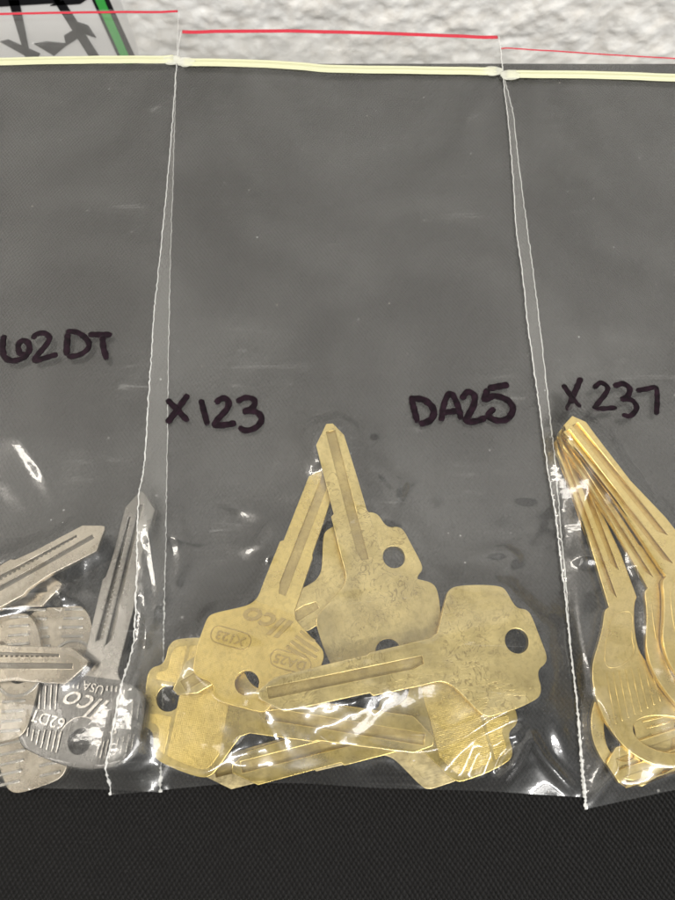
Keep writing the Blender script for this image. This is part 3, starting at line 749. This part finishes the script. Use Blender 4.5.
def strip(name, B, px, half, dz, thick, m):
    dn = dense(px, 4); c = [on_film(B, p.x, p.y, dz) for p in dn]
    n = len(c); zs = np.convolve(np.pad([q.z for q in c], 6, mode='edge'), np.ones(13)/13, 'valid')
    for q, z in zip(c, zs): q.z = max(float(z), q.z-.1)+.03
    return tube(name, c, lambda t_, i: (half, thick), m, B.root, B.o0, 10)

A_line = [(181.5, 32), (178, 60), (175, 103), (168, 190), (156, 314), (144, 500), (143.5, 600), (141, 645), (132, 684), (123, 738), (112, 794.5)]
B_line = [(179, 12), (177, 62), (173.5, 175), (170, 291), (167, 500), (164, 650), (161, 792)]
J_line = [(498.5, 37.5), (504, 81), (513, 112), (518, 164), (525, 217), (534, 283), (538.5, 320), (547.6, 400), (556, 473), (560.5, 537), (565, 576), (569, 640), (576, 700), (583, 797)]
K_line = [(500, 48), (502, 81), (508, 130), (512, 182), (514, 227), (522, 283), (525, 320), (536.6, 400), (545, 464), (555, 522), (560, 565), (566, 622), (574, 690), (585, 809)]
BL = make_bag('L', 'clear zip bag of silver keys marked 62DT, cut by the left picture edge',
    [(-150, 18), (-148, 70), (-190, 320), (-250, 560), (-305, 782)], B_line, [(-150, 18), (0, 14.5), (100, 12.5), (179, 12)], [(-305, 782), (0, 787.5), (110, 789.5), (161, 792)], 0, 1.5,
    [([(0, 480), (45, 520)], .5, 1.2), ([(95, 440), (80, 480), (75, 520)], .5, 1.8), ([(0, 440), (50, 427)], .35, 1.3), ([(80, 560), (70, 600), (76, 620)], .8, .8), ([(10, 560), (60, 565)], .9, 1.0)], 1)
BM = make_bag('M', 'clear zip bag of brass keys marked X123 and DA25, middle of three',
    A_line, J_line, [(181.5, 32), (260, 31), (340, 32), (420, 35), (498.5, 37.5)], [(112, 794.5), (162, 790), (230, 783), (300, 783), (380, 788), (486, 791), (583, 797)], 0, 1.5,
    [([(240, 548), (258, 545), (278, 520)], 1.3, 1.1), ([(335, 420), (352, 428), (360, 450)], 1.0, .8), ([(370, 425), (378, 438)], 1.5, 1.2), ([(372, 462), (398, 485), (400, 500)], 1.3, 1.1), ([(300, 440), (325, 425)], .8, 1.3),
     ([(478, 553), (505, 551), (520, 557)], 1.7, .9), ([(520, 557), (512, 562), (505, 570)], 1.4, .7), ([(480, 552), (488, 520), (515, 500)], .3, 1.6),
     ([(425, 752), (445, 745), (500, 710), (512, 706)], 1.6, .7), ([(455, 778), (470, 745), (508, 735)], 1.2, .6), ([(478, 775), (490, 745), (515, 725)], 1.8, .7), ([(490, 790), (505, 765), (528, 737), (545, 760), (574, 790)], 2.4, .6), ([(515, 728), (507, 770), (499, 787)], 1.8, .7),
     ([(370, 745), (425, 752), (460, 735)], .9, .8), ([(265, 712), (280, 740), (285, 755)], 1.3, .6), ([(325, 735), (338, 750)], 1.0, .7),
     ([(150, 500), (158, 560), (164, 600), (150, 640)], 1.9, .8), ([(176, 510), (184, 560), (178, 590)], 1.6, 1.0), ([(146, 560), (152, 640), (140, 690)], 1.4, .6)], 2)
BR = make_bag('R', 'clear zip bag of yellow brass keys marked X237, cut by the right picture edge',
    K_line, [(820, 66), (830, 90), (900, 320), (980, 560), (1060, 770)], [(500, 48), (540, 50), (600, 54), (700, 60), (820, 66)], [(585, 809), (675, 789.5), (850, 768), (1060, 770)], 0, 1.5,
    [([(561, 300), (585, 340), (600, 380)], .9, 2.4), ([(575, 570), (580, 650), (577, 700)], 1.7, 1.0), ([(598, 700), (612, 740), (612, 768), (595, 800)], 2.2, .7), ([(600, 250), (640, 300)], .5, 2.5), ([(590, 470), (580, 520), (588, 600)], 1.0, 1.0)], 3)

# zips, printed lip lines
for B, zp, rp, w_ in ((BL, [(-140, 70), (0, 63.5), (100, 61.5), (174, 61)], [(-148, 19), (0, 14.5), (100, 12.7), (178, 12.2)], .42),
                      (BM, [(184, 64), (250, 65), (300, 68), (335, 70.5), (420, 72), (496, 73)], [(182.5, 32.5), (260, 31.5), (340, 32.5), (420, 35.2), (497.5, 38)], .48),
                      (BR, [(507, 76), (587, 76.5), (675, 79.5), (820, 84)], [(501, 48.8), (540, 50.6), (600, 54.6), (700, 60.6)], .22)):
    z_ = strip('zip_closure', B, zp, 1.15, .25, .32, zip_mat)
    for d in (-3.0, 0.6):
        r_ = strip('zip_ridge', B, [(p[0], p[1]+d) for p in zp], .36, .48, .34, zip_mat); r_.parent = z_
    strip('lip_stripe', B, rp, w_*(1.5 if B is BM else 1.2), .16, .09, red_mat)
for B, c0 in ((BL, (172, 61)), (BM, (186, 63)), (BM, (493, 72)), (BR, (510, 76))):
    q = on_film(B, *c0, .4); bm = bmesh.new(); bmesh.ops.create_icosphere(bm, subdivisions=4, radius=1)
    for vv in bm.verts:
        n_ = 1+.45*(float(fnoise(np.array(vv.co.x*2.2+c0[0]), np.array(vv.co.y*2.2+vv.co.z*2), 3))-.5)
        vv.co = Vector((vv.co.x*3.0*n_, vv.co.y*1.9*n_, vv.co.z*.55*n_))
    me = bpy.data.meshes.new('zip_end'); 
    for vv in bm.verts: vv.co = (vv.co+q-B.o0)/1000
    bm.to_mesh(me); bm.free(); me.materials.append(zip_clear); me.polygons.foreach_set('use_smooth', [True]*len(me.polygons))
    o = bpy.data.objects.new('zip_end', me); col.objects.link(o); o.parent = B.root

# handwriting
write(BL, [[(15, 118), (9, 150), (14, 190), (40, 205), (75, 197), (98, 172), (95, 145), (76, 137), (62, 152), (66, 178), (90, 185)],
           [(110, 132), (122, 116), (150, 112), (166, 126), (158, 148), (116, 202), (150, 196), (195, 183)],
           [(228, 112), (224, 188)], [(222, 106), (262, 110), (297, 138), (296, 165), (266, 186), (226, 191)],
           [(298, 117), (378, 117)], [(345, 120), (349, 160), (360, 202)]], (0, 300), 3.375, 'purple-black 62DT in marker')
write(BM, [[(70, 258), (125, 315)], [(125, 245), (70, 320)], [(158, 258), (175, 325)], [(195, 268), (213, 255), (229, 262), (226, 282), (194, 322), (222, 324), (250, 319)],
           [(250, 264), (277, 253), (298, 262), (291, 280), (266, 290)], [(266, 290), (300, 290), (316, 308), (302, 330), (276, 339), (256, 330)]], (140, 300), 2.596, 'purple-black X123 in marker')
write(BM, [[(72, 135), (86, 190)], [(66, 134), (100, 137), (122, 158), (117, 181), (90, 194)], [(140, 186), (148, 142), (162, 122), (178, 150), (186, 183)], [(145, 166), (180, 162)],
           [(186, 136), (200, 119), (216, 127), (214, 150), (198, 184), (222, 185), (244, 176)], [(295, 102), (246, 111)], [(246, 111), (240, 136), (262, 128), (292, 138), (304, 158), (292, 180), (266, 184), (248, 172), (262, 156)]], (380, 340), 2.288, 'purple-black DA25 in marker')
write(BR, [[(418, 102), (455, 158)], [(460, 86), (426, 165)], [(488, 111), (504, 98), (520, 108), (514, 126), (490, 158), (515, 158), (541, 155)],
           [(534, 106), (556, 100), (571, 112), (565, 130), (550, 136)], [(550, 136), (576, 138), (587, 156), (572, 174), (553, 172)], [(586, 116), (610, 112), (631, 110), (634, 140), (632, 172)]], (380, 340), 2.288, 'purple-black X237 in marker', 3.0)

# ------------------------------------------------------------ printed white box standing between the case and the wall, upper left
def PW(px, py, Y):            # pixel on the vertical plane at distance Y (mm)
    u = (px-337.5)/FPX; v_ = (450-py)/FPX; k = Y/(st+v_*ct); return Vector((u*k, Y, CH+(-ct+v_*st)*k))
white_m = simple('white_card', (.78, .77, .76), .35, bumpscale=60, bump=.15, dist=.001)
black_m = simple('black_print', (.012, .012, .014), .35); green_m = simple('green_print', (.06, .42, .08), .35)
YB = 262.0
bx = empty('printed_carton', PW(40, 30, YB)/1000); tag(bx, 'white carton with black print and a green slanted edge behind left bag', 'carton')
def card(name, pts, y, th, m, par):
    q = [PW(a, b, y) for a, b in pts]; o = bx.location*1000; n = len(q)
    v = [tuple((p-o)/1000) for p in q]+[tuple((p+Vector((0, th, 0))-o)/1000) for p in q]
    f = [tuple(range(n)), tuple(range(2*n-1, n-1, -1))]+[(i, i+n, (i+1) % n+n, (i+1) % n) for i in range(n)]
    return mesh_obj(name, v, f, m, par, smooth=False)
card('panel', [(-160, -60), (78, -60), (100, 0), (126, 66), (138, 100), (-160, 100)], YB, 30, white_m, bx)
for pts in ([(-20, 8), (60, 3), (60, -9), (-20, -12)], [(8, 0), (19, 0), (31, 60), (26, 60)], [(48, -8), (58, -8), (100, 58), (91, 60)], [(64, 36), (84, 24), (88, 32), (66, 46)], [(70, 20), (88, 26), (96, 38), (84, 34)], [(0, 42), (8, 40), (40, 54), (36, 62)], [(34, 44), (46, 42), (68, 44), (54, 56)], [(50, 6), (72, -4), (92, -4), (80, 4)]):
    card('print', pts, YB-.6, .5, black_m, bx)
card('edge_band', [(66, -60), (84, -60), (109, 0), (139, 66), (151, 100), (136, 100), (122, 66), (92, 0)], YB-1.3, .6, black_m, bx)
card('green_band', [(70, -60), (78, -60), (104, 0), (133, 66), (142, 100), (136, 100), (125, 66), (95, 0)], YB-1.9, .5, green_m, bx)
